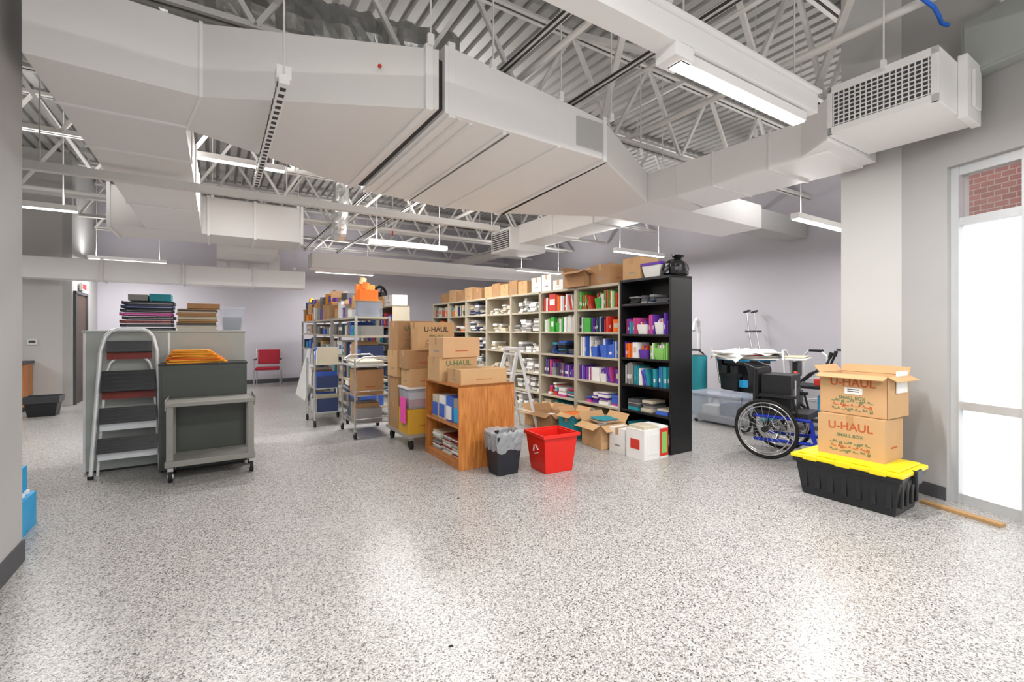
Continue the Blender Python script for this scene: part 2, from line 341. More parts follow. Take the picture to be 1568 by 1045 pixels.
for (a,b,z) in ((1.13,2.72,3.12),(1.6,2.75,3.12),(2.2,2.76,3.07),(2.74,2.78,3.05),(4.0,3.3,3.04),(4.02,2.3,3.04),(3.82,1.3,3.1),(-.05,8.08,3.26),(1.1,8.08,3.26),(3.5,3.15,3.04),(.1,10.05,2.5),(1.3,10.05,2.5)):
    r=Bd('hanger_rod',a,b,0); r.cyl((0,0,z),(0,0,4.28),.006,STEEL,6); r.box(-.02,.02,-.012,.012,z-.03,z+.03,WHITE2); r.done()
st=Bd('perforated_strut'); st.box(.27,.32,2.65,4.7,2.57,2.62,WHITE2)
for i in range(26): st.box(.281,.309,2.70+i*.078,2.735+i*.078,2.567,2.57,JOINT); st.box(.267,.27,2.70+i*.078,2.735+i*.078,2.582,2.608,JOINT)
for b in (2.66,4.6): st.cyl((.295,b,2.6),(.295,b,2.7 if b>4 else 4.28),.006,STEEL,6); 
st.box(.26,.33,2.66,2.76,2.6,2.67,WHITE2); st.done()
# lights: linear fixtures; the upward lamps are added to brighten the ceiling
def strip(a0,a1,b,z,power=55,up=0,rods=True):
    o=Bd('linear_light_fixture',(a0+a1)/2,b,z)
    L=(a1-a0)/2
    o.box(-L,L,-.045,.045,.01,.07,WHITE2); o.box(-L+.01,L-.01,-.037,.037,0,.01,LED)
    if rods:
        for x in (-L*.8,L*.8): o.cyl((x,0,.07),(x,0,CE-.02-z),.005,STEEL,6)
    ob=o.done()
    for (pw,zz,rx) in ((power,-.006,0),(up,.078,math.pi)):
        if not pw: continue
        ld=bpy.data.lights.new('lamp','AREA'); ld.shape='RECTANGLE'; ld.size=2*L*.95; ld.size_y=.08; ld.energy=pw; ld.color=(1,.985,.965)
        lo=bpy.data.objects.new('lamp',ld); sc.collection.objects.link(lo); lo.parent=ob; lo.location=(0,0,zz); lo.rotation_euler=(rx,0,0)
PW=62;UP=25
strip(2.12,3.47,1.67,2.75,power=PW,rods=False)
bm=Bd('light_channel_beam'); bm.box(-.8,3.58,1.60,1.74,2.83,2.96,WHITE2); bm.box(-.8,3.58,1.57,1.77,2.96,2.98,WHITE2)
for a in (1.0,2.2,3.4): bm.cyl((a,1.67,2.98),(a,1.67,4.28),.006,STEEL,6)
bm.box(2.05,2.2,1.6,1.74,2.76,2.84,WHITE2); bm.done(.004)
strip(-.6,.8,.9,3.05,power=PW,up=UP*1.8); strip(2.0,3.4,-.6,2.9,power=PW,up=UP*2.2); strip(-.8,.6,-1.8,2.9,power=PW,up=UP)
strip(-2.0,-.83,11.4,2.6,power=PW*.9,up=UP*.6); strip(1.92,3.2,7.03,2.6,power=PW,up=UP*1.6); strip(-2.5,-1.3,6.95,2.6,power=PW,up=UP)
strip(1.9,3.2,11.3,2.6,power=PW*.9,up=UP); strip(5.6,6.8,5.6,2.6,power=PW*.8,up=UP); strip(5.6,6.9,8.6,2.6,power=PW*.8,up=UP); strip(-5.5,-4.2,8,2.6,power=PW,up=UP)
strip(5.3,6.6,2.6,2.5,power=PW*.7,up=UP); strip(-.6,.7,6.2,3.2,power=PW,up=UP*1.5)
strip(2.3,3.4,5.75,3.2,power=40,up=UP*1.6)
# ---------------------------------------------------------------- bookcases row
bk=Bd('shelf_books')
def books(b0,b1,z,hmax,cols,af=3.98,dep=.2):
    y=b0+.01
    while y<b1-.03:
        t=random.uniform(.008,.024); run=random.randint(2,7); c=random.choice(cols); h=hmax*random.uniform(.6,.97); rr=random.random()
        if rr<.08: y+=random.uniform(.02,.05); continue
        if rr<.26 and y+.14<b1:      # coloured bin with contents sticking out
            wd=random.uniform(.10,.13); q=af+random.uniform(-.01,.02); hb=hmax*random.uniform(.4,.6)
            bk.taper(q+.1,y+wd/2,z,z+hb,.17,wd-.025,.2,wd-.005,c,True,.005)
            for k in range(5): bk.box(q+.03,q+.15,y+.015+k*.017,y+.028+k*.017,z+.01,z+hb*random.uniform(1.1,1.6),random.choice(cols+[PAPER,BEIGE]))
            y+=wd+.006; continue
        if rr<.38 and y+.16<b1:      # boxed set with label
            wd=random.uniform(.07,.15); q=af+random.uniform(-.01,.02); bk.box(q,q+dep,y,y+wd-.004,z,z+h,random.choice(cols+[PAPER,GREYB])); bk.box(q-.001,q,y+.015,y+wd-.02,z+h*.35,z+h*.7,random.choice([PAPER,BEIGE,c])); y+=wd; continue
        if rr<.48 and y+.14<b1:      # leaning books
            for k in range(3):
                M=RotM('X',math.radians(-12-3*k),(0,y+.05+k*.022,z)); bk.box(af+.01,af+dep,y+.045+k*.022,y+.06+k*.022,z+.004,z+h*.95,random.choice(cols),M)
            y+=.14; continue
        for k in range(run):
            if y+t>b1-.01: break
            hh=h*random.uniform(.93,1.0); q=af+random.uniform(0,.035); cc=c if random.random()<.75 else random.choice(cols+[PAPER])
            bk.box(q,q+dep,y,y+t-.0015,z,z+hh,cc)
            if random.random()<.35: bk.box(q-.0008,q,y+.001,y+t-.0025,z+hh*.25,z+hh*.45,PAPER)
            y+=t
def stacks(b0,b1,z,hmax,cols,af=3.98,dep=.22):
    y=b0+.02
    while y<b1-.1:
        wd=random.uniform(.08,.2)
        if y+wd>b1-.01: break
        zz=z; top=z+hmax*random.uniform(.25,.92)
        while zz<top:
            t=random.uniform(.01,.045)
            if zz+t>z+hmax*.97: break
            q=af+random.uniform(0,.05); bk.box(q,q+dep,y+random.uniform(0,.02),y+wd-random.uniform(.005,.025),zz,zz+t-.003,random.choice(cols)); zz+=t
        y+=wd+random.uniform(0,.04)
AF=3.95
def bookcase(b0,b1,H_,zs,m,dep=.33,a=AF,name='metal_bookcase'):
    o=Bd(name,a,b0); L=b1-b0
    o.box(0,dep,0,.022,0,H_,m); o.box(0,dep,L-.022,L,0,H_,m)
    o.box(dep-.01,dep,0.02,L-.02,0,H_,m)
    for z in zs: o.box(.005,dep-.01,.022,L-.022,z-.025,z,m)
    o.box(0,dep,0.0,L,H_-.03,H_,m); o.box(.01,.03,.02,L-.02,0,.06,m)
    return o.done(.002)
BZ=[.08,.39,.68,.98,1.25,1.59]
bookcase(3.15,3.87,1.87,BZ,BLACKL,.34,name='black_bookcase')
bk.taper(4.08,3.62,.08,.25,.2,.24,.24,.28,TEAL,True); stacks(3.19,3.46,.08,.25,[TEAL,GREYB,PAPER,BEIGE]); stacks(3.19,3.85,.39,.16,[TEAL,BLUE,GREYB,BEIGE,DGREY])
books(3.19,3.85,.68,.26,[BLUE,BLUE,PURP,PAPER,TEAL,GREYB]); books(3.19,3.5,.98,.22,[LGREEN,LGREEN,PAPER]); books(3.5,3.85,.98,.22,[ORANGE,BRED,ORANGE,PURP])
books(3.19,3.5,1.25,.24,[PURP,MAG,PINK,PAPER,BRED]); books(3.5,3.85,1.25,.22,[MAG,BRED,PURP,PAPER,TEAL]); stacks(3.19,3.85,1.59,.12,[NAVY,GREYB,BLACK,DGREY])
TZ=[.08,.38,.66,.96,1.27,1.56]
for k in range(7):
    b0=3.875+.79*k; b1=b0+.785; bookcase(b0,b1,1.85,TZ,TAN)
    s0,s1=b0+.025,b1-.025
    if k==0:
        stacks(s0,s1,.08,.25,[PAPER,BEIGE]); stacks(s0,s1,.38,.18,[PURP,PURP,BLUE,MAG,PAPER]); books(s0,s1,.66,.25,[PURP,PURP,PURP,MAG,PAPER]); books(s0,s1,.96,.27,[BLUE,BLUE,BLUE,PAPER])
        books(s0,s0+.3,1.27,.24,[PAPER,ORANGE,BRED]); books(s0+.3,s1,1.27,.22,[NAVY,GREEN,PURP,BLACK]); books(s0,s1,1.56,.25,[BRED,LGREEN,GREEN,PAPER,ORANGE])
    elif k==1:
        stacks(s0,s1,.08,.25,[TEAL,PAPER,BEIGE]); stacks(s0,s1,.38,.22,[TEAL,BRED,MAG,PAPER]); books(s0,s1,.66,.24,[PURP,DGREY,PURP,MAG,GREYB]); stacks(s0,s1,.96,.25,[NAVY,DGREY,BLUE,TEAL,BLACK])
        books(s0,s1,1.27,.24,[GREEN,LGREEN,PAPER,PAPER]); books(s0,s1,1.56,.25,[ORANGE,BRED,PAPER,BRED])
    elif k==2:
        for i,z in enumerate(TZ): stacks(s0,s1,z,.24,[PAPER,PAPER,GREYB,PAPER])
    elif k==3:
        for i,z in enumerate(TZ): stacks(s0,s1,z,.16,[BEIGE,PAPER,TAN,BEIGE])
    elif k==4:
        for i,z in enumerate(TZ): stacks(s0,s1,z,.24,[PAPER,GREYB,BEIGE,NAVY])
    else:
        for i,z in enumerate(TZ): (books if i%2 else stacks)(s0,s1,z,.24,[BRED,TEAL,NAVY,ORANGE,PAPER,DGREY,BEIGE])
bk.done()
# ---------------------------------------------------------------- cardboard boxes
def cbox(a0,b0,z,wa,wb,h,rot=0,m=CARD,opn=False,name='cardboard_box',txt=None,face='-x',flaps=.8,tm=PRINTO,fill=PAPER,note=False):
    o=Bd(name,a0+wa/2,b0+wb/2,z,rot=A+math.radians(rot)); x=wa/2;y=wb/2
    if not opn:
        o.box(-x,x,-y,y,0,h-.004,m); o.box(-x,x,-y,-.002,h-.004,h,m); o.box(-x,x,.002,y,h-.004,h,m); o.box(-x-.001,x+.001,-.022,.022,h-.002,h+.0015,TAPE)
        o.box(-x-.0015,-x,-.022,.022,h-.07,h,TAPE); o.box(-x*.35,x*.35,-y-.001,-y,h*.3,h*.34,tm)
        if not txt: o.box(-x-.001,-x,-y*.4,y*.3,h*.28,h*.34,GREYB)
    else:
        t=.006
        o.box(-x,x,-y,-y+t,0,h,m); o.box(-x,x,y-t,y,0,h,m); o.box(-x,-x+t,-y,y,0,h,m); o.box(x-t,x,-y,y,0,h,m); o.box(-x,x,-y,y,0,t,CARDIN)
        o.box(-x+.02,x-.02,-y+.02,y-.02,t,h*.8,fill)
        fl_=min(wa,wb)*.42*flaps
        o.box(-x,x,-y-fl_,-y,h,h+t,m,RotM('X',math.radians(28),(0,-y,h)))
        o.box(-x,x,y,y+fl_,h,h+t,m,RotM('X',math.radians(50),(0,y,h)))
        o.box(-x-fl_,-x,-y,y,h,h+t,m,RotM('Y',math.radians(-22),(-x,0,h)))
        o.box(x,x+fl_,-y,y,h,h+t,m,RotM('Y',math.radians(-55),(x,0,h)))
    if note:
        o.box(-x-.003,-x,-.07,.05,h*.52,h*.68,PAPER); o.box(-x-.0035,-x-.003,-.05,.03,h*.58,h*.60,DGREY); o.box(-x-.0035,-x-.003,-.05,.03,h*.63,h*.65,DGREY)
        o.box(-.05,.12,-y-.01,-y-.003,h*.6,h*1.12,PAPER)
    ob=o.done(.003)
    if txt:
        f=face
        L=wb if f=='-x' else wa
        def lc(k): return (-x-.001,0,h*k) if f=='-x' else (0,-y-.001,h*k)
        label(ob,txt,lc(.80 if note else .74),f,L*.185,tm); label(ob,'SMALL BOX',lc(.42 if note else .52),f,L*.075,PRINTG)
        label(ob,'~*^ # ~^* ~#^ *~',lc(.33),f,L*.085,PRINTG); label(ob,'^~ *#~ ^ ~* ^~#',lc(.23),f,L*.085,tm); label(ob,'*~^ ~^#* ^~ *^ #',lc(.13),f,L*.085,PRINTG)
    return ob
T=1.85
cbox(3.97,4.05,T,.3,.34,.25,m=CARD2); cbox(3.99,3.60,1.87,.3,.26,.25,m=CARD)
cbox(3.9,4.42,T,.32,.42,.2,opn=True,m=CARD2); cbox(4.0,4.98,T,.26,.22,.14,m=PAPER,name='storage_box')
cbox(4.0,5.25,T,.26,.22,.24,m=PAPER,name='storage_box'); cbox(4.0,5.49,T,.26,.24,.22,m=PAPER,name='storage_box')
for i in range(5): cbox(4.0,5.85+i*.27,T,.26,.25,.2+.03*(i%2),m=CARD2 if i%2 else CARD)
for i in range(4): cbox(4.0,7.3+i*.36,T,.26,.3,.2+.04*(i%2),m=CARD if i%2 else CARD2)
cbox(4.0,8.8,T,.26,.3,.2,m=CARD2)
o=Bd('purple_storage_bin',4.11,3.44,1.87); o.taper(0,0,0,.13,.22,.2,.26,.26,PAPER,True); o.taper(0,0,.13,.16,.28,.28,.28,.28,PURP); o.done(.004)
def bag(name,a,b,z,rx,ry,rz,m,seg=24):
    o=Bd(name,a,b,z); vs=[];fs=[]; n=seg
    prof=[(.75,0),(.95,.1),(1,.25),(.98,.42),(.9,.6),(.72,.75),(.45,.86),(.25,.92),(.36,1.0),(.5,1.1)]
    ph=[random.uniform(-.12,.12) for _ in range(n)]
    for i,(r,h) in enumerate(prof):
        for j in range(n):
            t=2*math.pi*j/n; q=1+ph[j]+random.uniform(-.05,.05); zz=rz*h*(1 if i<9 else 1+random.uniform(-.08,.08))
            vs.append((rx*r*math.cos(t)*q+(.03 if i>6 else 0),ry*r*math.sin(t)*q,zz))
    for i in range(len(prof)-1):
        for j in range(n): fs.append((i*n+j,i*n+(j+1)%n,(i+1)*n+(j+1)%n,(i+1)*n+j))
    fs.append(tuple(range(n))[::-1])
    o.add(vs,fs,m,False); o.done()
bag('black_garbage_bag',4.12,3.22,1.87,.17,.11,.2,mat('garbage_bag','#131316',.25))
cbox(3.5,4.62,0,.3,.32,.24,rot=4,opn=True,m=CARD2); cbox(3.55,4.22,0,.26,.28,.26,m=TEAL,name='teal_carton'); cbox(3.5,3.68,0,.34,.34,.26,rot=-5,opn=True,m=CARD)
cbox(3.56,4.24,.262,.24,.24,.02,m=CARD,opn=True,fill=ORANGE); cbox(3.6,5.02,0,.28,.3,.2,rot=5,opn=True,m=CARD)
o=Bd('paper_stack_crate',3.72,3.27,0); o.box(-.17,.05,-.12,.12,0,.3,PAPER); o.box(.055,.17,-.13,.12,0,.32,PAPER); o.box(.052,.172,-.132,-.128,.02,.3,BRED); o.box(.075,.15,-.134,-.13,.05,.26,LGREEN); o.box(-.15,.04,-.1,.1,.3,.33,BEIGE); o.box(-.12,.03,-.122,-.12,.05,.25,PAPER); o.box(-.172,-.168,-.06,.06,.1,.2,BRED); o.done(.003)
cbox(3.56,3.42,0,.2,.22,.26,m=PAPER,name='white_carton')
o=Bd('loose_papers',3.7,3.86,.27); 
for i in range(6): o.box(-.13,.1,-.12,.1,i*.006,i*.006+.004,random.choice([PAPER,TEAL,BEIGE,ORANGE]),RotM('Z',random.uniform(-.4,.4),(0,0,0)))
o.done()
o=Bd('aluminium_step_ladder',3.25,5.1,0)
for s in (-.19,.19):
    o.bar((-.28,s*1.1,0),(0,s*.7,1.05),.025,.05,ALU); o.bar((.26,s*1.1,0),(.02,s*.7,1.02),.02,.035,ALU); o.cyl((-.28,s*1.1,0),(-.28,s*1.1,.03),.025,RUB)
for i in range(4):
    z=.22+i*.25; t=z/1.05; x=-.28*(1-t); yy=.19*(1.1-.4*t); o.box(x-.02,x+.07,-yy,yy,z,z+.025,ALU)
    o.cyl((.26-.24*t,-yy,z),(.26-.24*t,yy,z),.01,ALU)
o.box(-.05,.08,-.15,.15,1.03,1.07,ALU); o.done(.002)
# ---------------------------------------------------------------- wooden double bookcase and boxes
for a in (1.87,2.172):
    o=Bd('wooden_bookcase',a,3.84); L=.81
    o.box(0,.3,0,.02,0,.78,WOOD); o.box(0,.3,L-.02,L,0,.78,WOOD); o.box(0,.3,0,L,.76,.78,WOOD); o.box(.285,.3,.02,L-.02,0,.76,WOOD)
    for z in (.05,.38): o.box(.005,.285,.02,L-.02,z,z+.02,WOOD)
    o.box(.01,.025,.02,L-.02,0,.05,WOOD); o.done(.002)
o=Bd('classroom_supplies',1.9,3.88,0)
for i,y in enumerate((.03,.2,.37,.54)): o.box(.02,.2,y,y+.15,.4,.62+.04*random.random(),(GREYB,BLUE,PAPER,BEIGE)[i]); o.box(.01,.02,y+.02,y+.13,.42,.55,(CYAN,PAPER,BLUE,BLUE)[i])
for y in (.03,.25,.5):
    z=.07
    while z<.24: t=.014; o.box(.02+random.random()*.02,.24,y+random.random()*.02,y+.2,z,z+t-.002,random.choice([PAPER,BEIGE,GREYB,PAPER,DRED])); z+=t
o.done(.002)
cbox(1.92,3.9,.78,.5,.3,.14,m=CARD,name='cardboard_tray')
cbox(1.86,4.26,.78,.42,.3,.24,txt='U-HAUL',face='-y',tm=PRINTG); cbox(1.88,4.24,1.02,.42,.33,.2,rot=3,m=mat('cardboard_light','#d0a67c',.85))
o=Bd('platform_cart',1.72,4.78,0); o.box(0,.55,0,.75,.13,.16,GALV); 
for x in (.06,.49):
    for y in (.06,.69): o.cyl((x-.015,y,.05),(x+.015,y,.05),.05,RUB,16); o.box(x-.02,x+.02,y-.02,y+.02,.09,.13,GALV)
o.cyl((.03,.73,.16),(.03,.73,.95),.012,CHROME); o.cyl((.52,.73,.16),(.52,.73,.95),.012,CHROME); o.cyl((.03,.73,.95),(.52,.73,.95),.012,CHROME); o.done()
cbox(1.74,4.82,.16,.4,.3,.27,m=mat('yellow_carton','#d2a02e',.7)); cbox(1.74,5.14,.16,.4,.32,.3,m=CARD2)
o=Bd('clear_bin',1.93,4.97,.43); o.taper(0,0,0,.22,.34,.26,.38,.3,CLEAR,True,.006); o.taper(0,0,.02,.1,.3,.22,.32,.24,BRED);o.taper(0,0,.1,.18,.3,.22,.32,.24,PAPER); o.box(-.2,.2,-.16,.16,.22,.24,PAPER); o.box(-.215,-.205,-.12,.03,-.15,.13,PINK); o.done(.003)
cbox(1.74,5.14,.46,.36,.3,.3,m=CARD2); cbox(1.76,4.82,.67,.38,.28,.2,m=CARD); cbox(1.72,5.12,.76,.4,.34,.3,m=CARD)
cbox(1.74,4.84,.87,.42,.27,.2,m=CARD2)
cbox(1.74,5.14,1.06,.42,.32,.34,m=CARD2,txt='U-HAUL',face='-y',tm=PRINTG); cbox(1.86,4.80,1.07,.42,.3,.31,rot=-4,m=CARD,txt='U-HAUL',face='-y',tm=PRINTK)
o=Bd('wire_utility_cart',1.38,5.62,0)
for x in (0,.46):
    for y in (0,.66):
        o.cyl((x,y,.1),(x,y,.95),.011,CHROME); o.cyl((x-.012,y,.045),(x+.012,y,.045),.045,RUB,16); o.box(x-.015,x+.015,y-.02,y+.02,.06,.11,GALV)
for z in (.17,.5,.85):
    o.box(0,.46,0,.66,z,z+.008,GALV)
    for (p,q) in (((0,0),(.46,0)),((0,.66),(.46,.66)),((0,0),(0,.66)),((.46,0),(.46,.66))):
        o.cyl((p[0],p[1],z+.06),(q[0],q[1],z+.06),.007,CHROME,6)
for y in (0,.66): o.tube([(0,y,.9),(.1,y,.97),(.36,y,.97),(.46,y,.9)],.01,CHROME)
z=.51
for i in range(8): o.box(.03,.3,.45,.62,z,z+.018,random.choice([BEIGE,PAPER,GREYB,NAVY])); z+=.02
z=.86
for i in range(4): o.box(.04,.36,.06,.5,z,z+.012,random.choice([BEIGE,PAPER,CARD2])); z+=.014
for i in range(5): o.box(.04,.34,.06+i*.11,.155+i*.11,.18,.3+.1*random.random(),random.choice([CARD2,GREYB,PAPER,DGREY]))
o.done()
cbox(1.42,5.68,.51,.32,.36,.3,m=CARD2)
o=Bd('book_cart',1.1,6.6,0)
for x in (0,.42):
    for y in (0,.6):
        o.cyl((x,y,.1),(x,y,.9),.014,CHROME); o.cyl((x-.012,y,.045),(x+.012,y,.045),.045,RUB,16); o.cyl((x,y,.045),(x,y,.11),.012,GALV)
for z in (.18,.5,.82): o.box(0,.42,0,.6,z,z+.012,GALV)
for zz in (.192,.512,.832):
    y=.02
    while y<.56: t=random.uniform(.015,.07); t=min(t,.585-y); o.box(.03,.3,y,y+t-.003,zz,zz+random.uniform(.12,.25),random.choice([BEIGE,BLUE,PAPER,NAVY,GREYB,DGREY,CARD2])); y+=t
o.done()
# ---------------------------------------------------------------- steel rivet shelving
def rivet(b0,L):
    o=Bd('steel_storage_shelf',1.72,b0)
    for x in (0,.5):
        for y in (0,L): o.box(x-.018,x+.018,y-.018,y+.018,0,1.5,GALV)
    for z in (.12,.5,.85,1.18,1.46):
        o.box(-.01,.51,0,L,z,z+.03,TAN); 
    cols=[CARD,CARD2,PAPER,BLUE,GREYB,BEIGE,NAVY,TEAL,DGREY]
    for z,h in ((.15,.3),(.53,.26),(.88,.26),(1.21,.22)):
        y=.04
        while y<L-.1:
            wd=random.uniform(.06,.32); wd=min(wd,L-.03-y); q=.02+random.random()*.08; hh=h*random.uniform(.45,.97); c=random.choice(cols)
            o.box(q,.42,y,y+wd-.015,z,z+hh,c); 
            if random.random()<.5: o.box(q-.001,q,y+.02,y+wd-.04,z+hh*.4,z+hh*.7,random.choice([PAPER,BLUE,CARDIN]))
            y+=wd
    y=.03
    cols=[CARD,CARD2,ORANGE,PURP,PAPER,CARD,DGREY,CLEAR,GREYB,YO,NAVY]
    while y<L-.12:
        wd=random.uniform(.12,.34); wd=min(wd,L-.02-y); h=random.uniform(.12,.3); x0=random.uniform(0,.1)
        o.box(x0,.4,y,y+wd-.02,1.49,1.49+h,random.choice(cols)); o.box(x0-.01,.41,y-.005,y+wd-.015,1.49+h,1.505+h,random.choice(cols))
        h2=random.uniform(.08,.25); M=RotM('Z',random.uniform(-.3,.3),(.2,y+wd/2,0)); o.box(.06,.34,y+.02,y+wd-.05,1.506+h,1.5+h+h2,random.choice(cols),M)
        if random.random()<.5: o.cyl((.15,y+wd*.4,1.5+h+h2),(.18,y+wd*.45,1.6+h+h2),.05,random.choice(cols),12)
        y+=wd
    o.done(.003)
rivet(6.95,1.6); rivet(8.65,1.6); rivet(10.35,1.6)
bookcase(8.35,9.35,1.75,[.08,.4,.72,1.04,1.36],TAN,a=2.72); bookcase(9.4,10.4,1.75,[.08,.4,.72,1.04,1.36],TAN,a=2.72)
bk=Bd('binder_rows')
for b0 in (8.37,9.42):
    for z in (.08,.4,.72,1.04,1.36): books(b0,b0+.95,z,.28,[NAVY,PURP,BRED,PAPER,BLUE,TEAL,DGREY],af=2.75)
bk.done()
cbox(2.74,8.4,1.75,.28,.5,.2,m=PAPER,name='white_carton'); cbox(2.74,9.0,1.75,.28,.3,.2,m=CARD)
o=Bd('ventilation_fan',2.9,9.7,1.75); o.cyl((0,0,0),(0,0,.1),.1,BLACK,20,.05); o.torus((0,0,.28),(.6,-1,0),.17,.03,BLACK); o.cyl((.0,0,.28),(.04,-.08,.28),.06,BLACK,16)
for i in range(5): t=i*1.257; o.bar((0,0,.28),(.12*math.cos(t),.07*math.cos(t),.28+.14*math.sin(t)),.05,.008,DGREY)
o.done()
o=Bd('leaning_panel',1.35,9.1,0); M=RotM('Y',math.radians(14),(0,0,0)); o.box(0,.03,0,1.2,0,.95,PAPER,M); o.box(-.003,.033,-.01,0,0,.96,CGREY,M); o.box(-.003,.033,1.2,1.21,0,.96,CGREY,M); o.done(.002)
cbox(2.5,5.6,0,.45,.5,.5,m=CARD2); cbox(2.52,5.62,.5,.42,.42,.35,m=CARD); cbox(2.5,6.3,0,.5,.6,.6,m=CARD2); cbox(2.6,6.35,.6,.4,.5,.35,m=CARD)
# ---------------------------------------------------------------- bins
o=Bd('trash_can',2.20,3.60,0); o.taper(0,0,0,.36,.20,.17,.27,.24,mat('navy_bin','#1c1f28',.45),True,.006); 
vs=[];fs=[];n=32
for i,(z,k) in enumerate(((.24,1.0),(.29,1.08),(.34,1.10),(.385,1.14),(.392,1.0),(.3,.85),(.2,.75))):
    for j in range(n):
        t=2*math.pi*j/n; cx=math.cos(t);sy=math.sin(t); q=1/max(abs(cx),abs(sy))**.7
        vs.append((cx*.135*k*q*random.uniform(.95,1.05),sy*.12*k*q*random.uniform(.95,1.05),z+random.uniform(-.012,.012)-(random.uniform(0,.04) if i==0 else 0)))
for i in range(6):
    for j in range(n): fs.append((i*n+j,i*n+(j+1)%n,(i+1)*n+(j+1)%n,(i+1)*n+j))
o.add(vs,fs,BAG); o.done()
o=Bd('recycling_bin',2.64,3.46,0,rot=A-math.radians(4)); o.taper(0,0,0,.34,.29,.26,.36,.33,RED,True,.008)
o.box(-.2,-.178,-.18,.18,.325,.355,RED);o.box(.178,.2,-.18,.18,.325,.355,RED);o.box(-.2,.2,-.185,-.163,.325,.355,RED);o.box(-.2,.2,.163,.185,.325,.355,RED)
for i in range(3):
    t0=math.radians(90+120*i); 
    p0=Vector((-.171,.045*math.cos(t0),.2+.045*math.sin(t0))); p1=Vector((-.171,.045*math.cos(t0+1.5),.2+.045*math.sin(t0+1.5)))
    o.bar(p0,p1,.006,.014,PAPER,up=(1,0,0))
o.done(.006)
# ---------------------------------------------------------------- left group
o=Bd('flat_file_cabinet',-1.01,5.57,0); o.box(0,1.26,0,.5,.02,1.27,CGREY); o.box(-.01,1.27,-.01,.51,1.27,1.29,CGREY); o.box(.02,1.24,.02,.48,0,.02,BLACK)
o.box(.0,.02,-.008,0,.02,1.27,ALU); o.box(.61,.63,-.006,0,.02,1.27,ALU); o.done(.003)
o=Bd('file_cabinet',-.44,5.23,0); o.box(0,.69,0,.32,.02,.97,OLIVE); o.box(-.005,.695,-.005,.325,.97,.985,BLACK); o.box(.02,.67,-.004,0,.05,.93,OLIVE); o.box(.02,.67,.02,.3,0,.02,BLACK); o.done(.004)
o=Bd('utility_cart',-.34,4.87,0)
for x in (0,.6):
    for y in (0,.3):
        o.box(x-.02,x+.03,y-.012,y+.03,.12,.66,CARTG); o.cyl((x-.005,y+.01,.05),(x+.025,y+.01,.05),.05,RUB,18); o.cyl((x-.01,y+.01,.05),(x+.03,y+.01,.05),.022,ALU,12); o.box(x-.012,x+.03,y-.01,y+.03,.09,.13,GALV)
o.box(-.03,.64,-.02,.34,.64,.675,CARTG); o.box(-.03,.64,-.02,.34,.13,.18,CARTG); o.box(-.03,-.02,-.02,.34,.61,.70,CARTG); o.box(.63,.64,-.02,.34,.61,.70,CARTG); o.done(.004)
o=Bd('folding_step_stool',-.89,5.34,0)
def rail(y0,lean,m,r,top=1.3,inn=0):
    wv=.44-2*inn
    L=[(inn-.03,y0,0),(inn+.02,y0+lean*.75,top*.85),(inn+.05,y0+lean*.9,top*.95),(inn+.09,y0+lean*.97,top*.99),(inn+.13,y0+lean,top),(wv+inn-.13,y0+lean,top),(wv+inn-.09,y0+lean*.97,top*.99),(wv+inn-.05,y0+lean*.9,top*.95),(wv+inn-.02,y0+lean*.75,top*.85),(wv+inn+.03,y0,0)]
    o.tube(L,r,m)
rail(0,.12,ALU,.016); rail(.1,.04,ALU,.011,1.05,.03)
for z,h,wd in ((.27,.13,.42),(.53,.14,.40),(.83,.19,.38),(1.14,.1,.32)):
    y=.12*z/1.3; c=.22
    M=RotM('X',math.radians(-20),(0,y,z)); o.box(c-wd/2,c+wd/2,y-.03,y+.0,z-h/2,z+h/2,BLACK if z<1.1 else DGREY,M)
    o.box(c-wd/2,c+wd/2,y+.01,y+.025,z-h/2-.06,z-h/2+.02,DRED if z>.8 else ALU)
    for k in range(5): o.box(c-wd/2+.02,c+wd/2-.02,y-.034,y-.03,z-h/2+.01+k*h/5,z-h/2+.014+k*h/5,DGREY,M)
for x in (-.03,.47): o.cyl((x,0,0),(x,0,.03),.022,RUB)
o.done()
o=Bd('stacked_paper_trays',-.76,5.65,1.29)
z=0
for i,c in enumerate([BLACK,BLACK,DRED,BLACK,MAG,BLACK,NAVY,BLACK]):
    dx=random.uniform(-.012,.012); o.box(dx,.4+dx,0,.3,z,z+.008,c); o.box(dx,.01+dx,0,.3,z,z+.03,c); o.box(.39+dx,.4+dx,0,.3,z,z+.03,c); o.box(dx,.4+dx,0,.01,z+.01,z+.026,c); z+=.036
o.box(.05,.2,.02,.25,z,z+.06,GREYB); o.box(.21,.38,.02,.25,z,z+.07,TEAL); o.done(.002)
o=Bd('stacked_folders',-.34,5.65,1.29); z=0
while z<.22: t=random.uniform(.012,.022); o.box(random.uniform(0,.015),.34+random.uniform(-.01,.01),random.uniform(0,.02),.3,z,z+t-.003,random.choice([CARD2,BEIGE,DGREY,CARDIN])); z+=t
o.done()
cbox(-.25,5.68,1.515,.28,.24,.05,m=CARD2,name='flat_cardboard_box')
o=Bd('clear_bin',.14,5.8,1.29); o.taper(0,0,0,.22,.17,.26,.21,.32,CLEAR,True,.005); o.taper(0,0,.01,.14,.15,.22,.17,.26,GREYB); o.box(-.115,.115,-.17,.17,.22,.24,CLEAR); o.done(.003)
o=Bd('orange_folders',-.4,5.27,.985); z=0
for i in range(12):
    M=RotM('Z',random.uniform(-.25,.3),(.25,.12,0)); t=random.uniform(.006,.014); q=.005*i; o.box(.0+q,.48-q*2.5,.01,.22,z,z+t-.002,random.choice([YO,ORANGE,YO,YO]),M); z+=t
o.done()
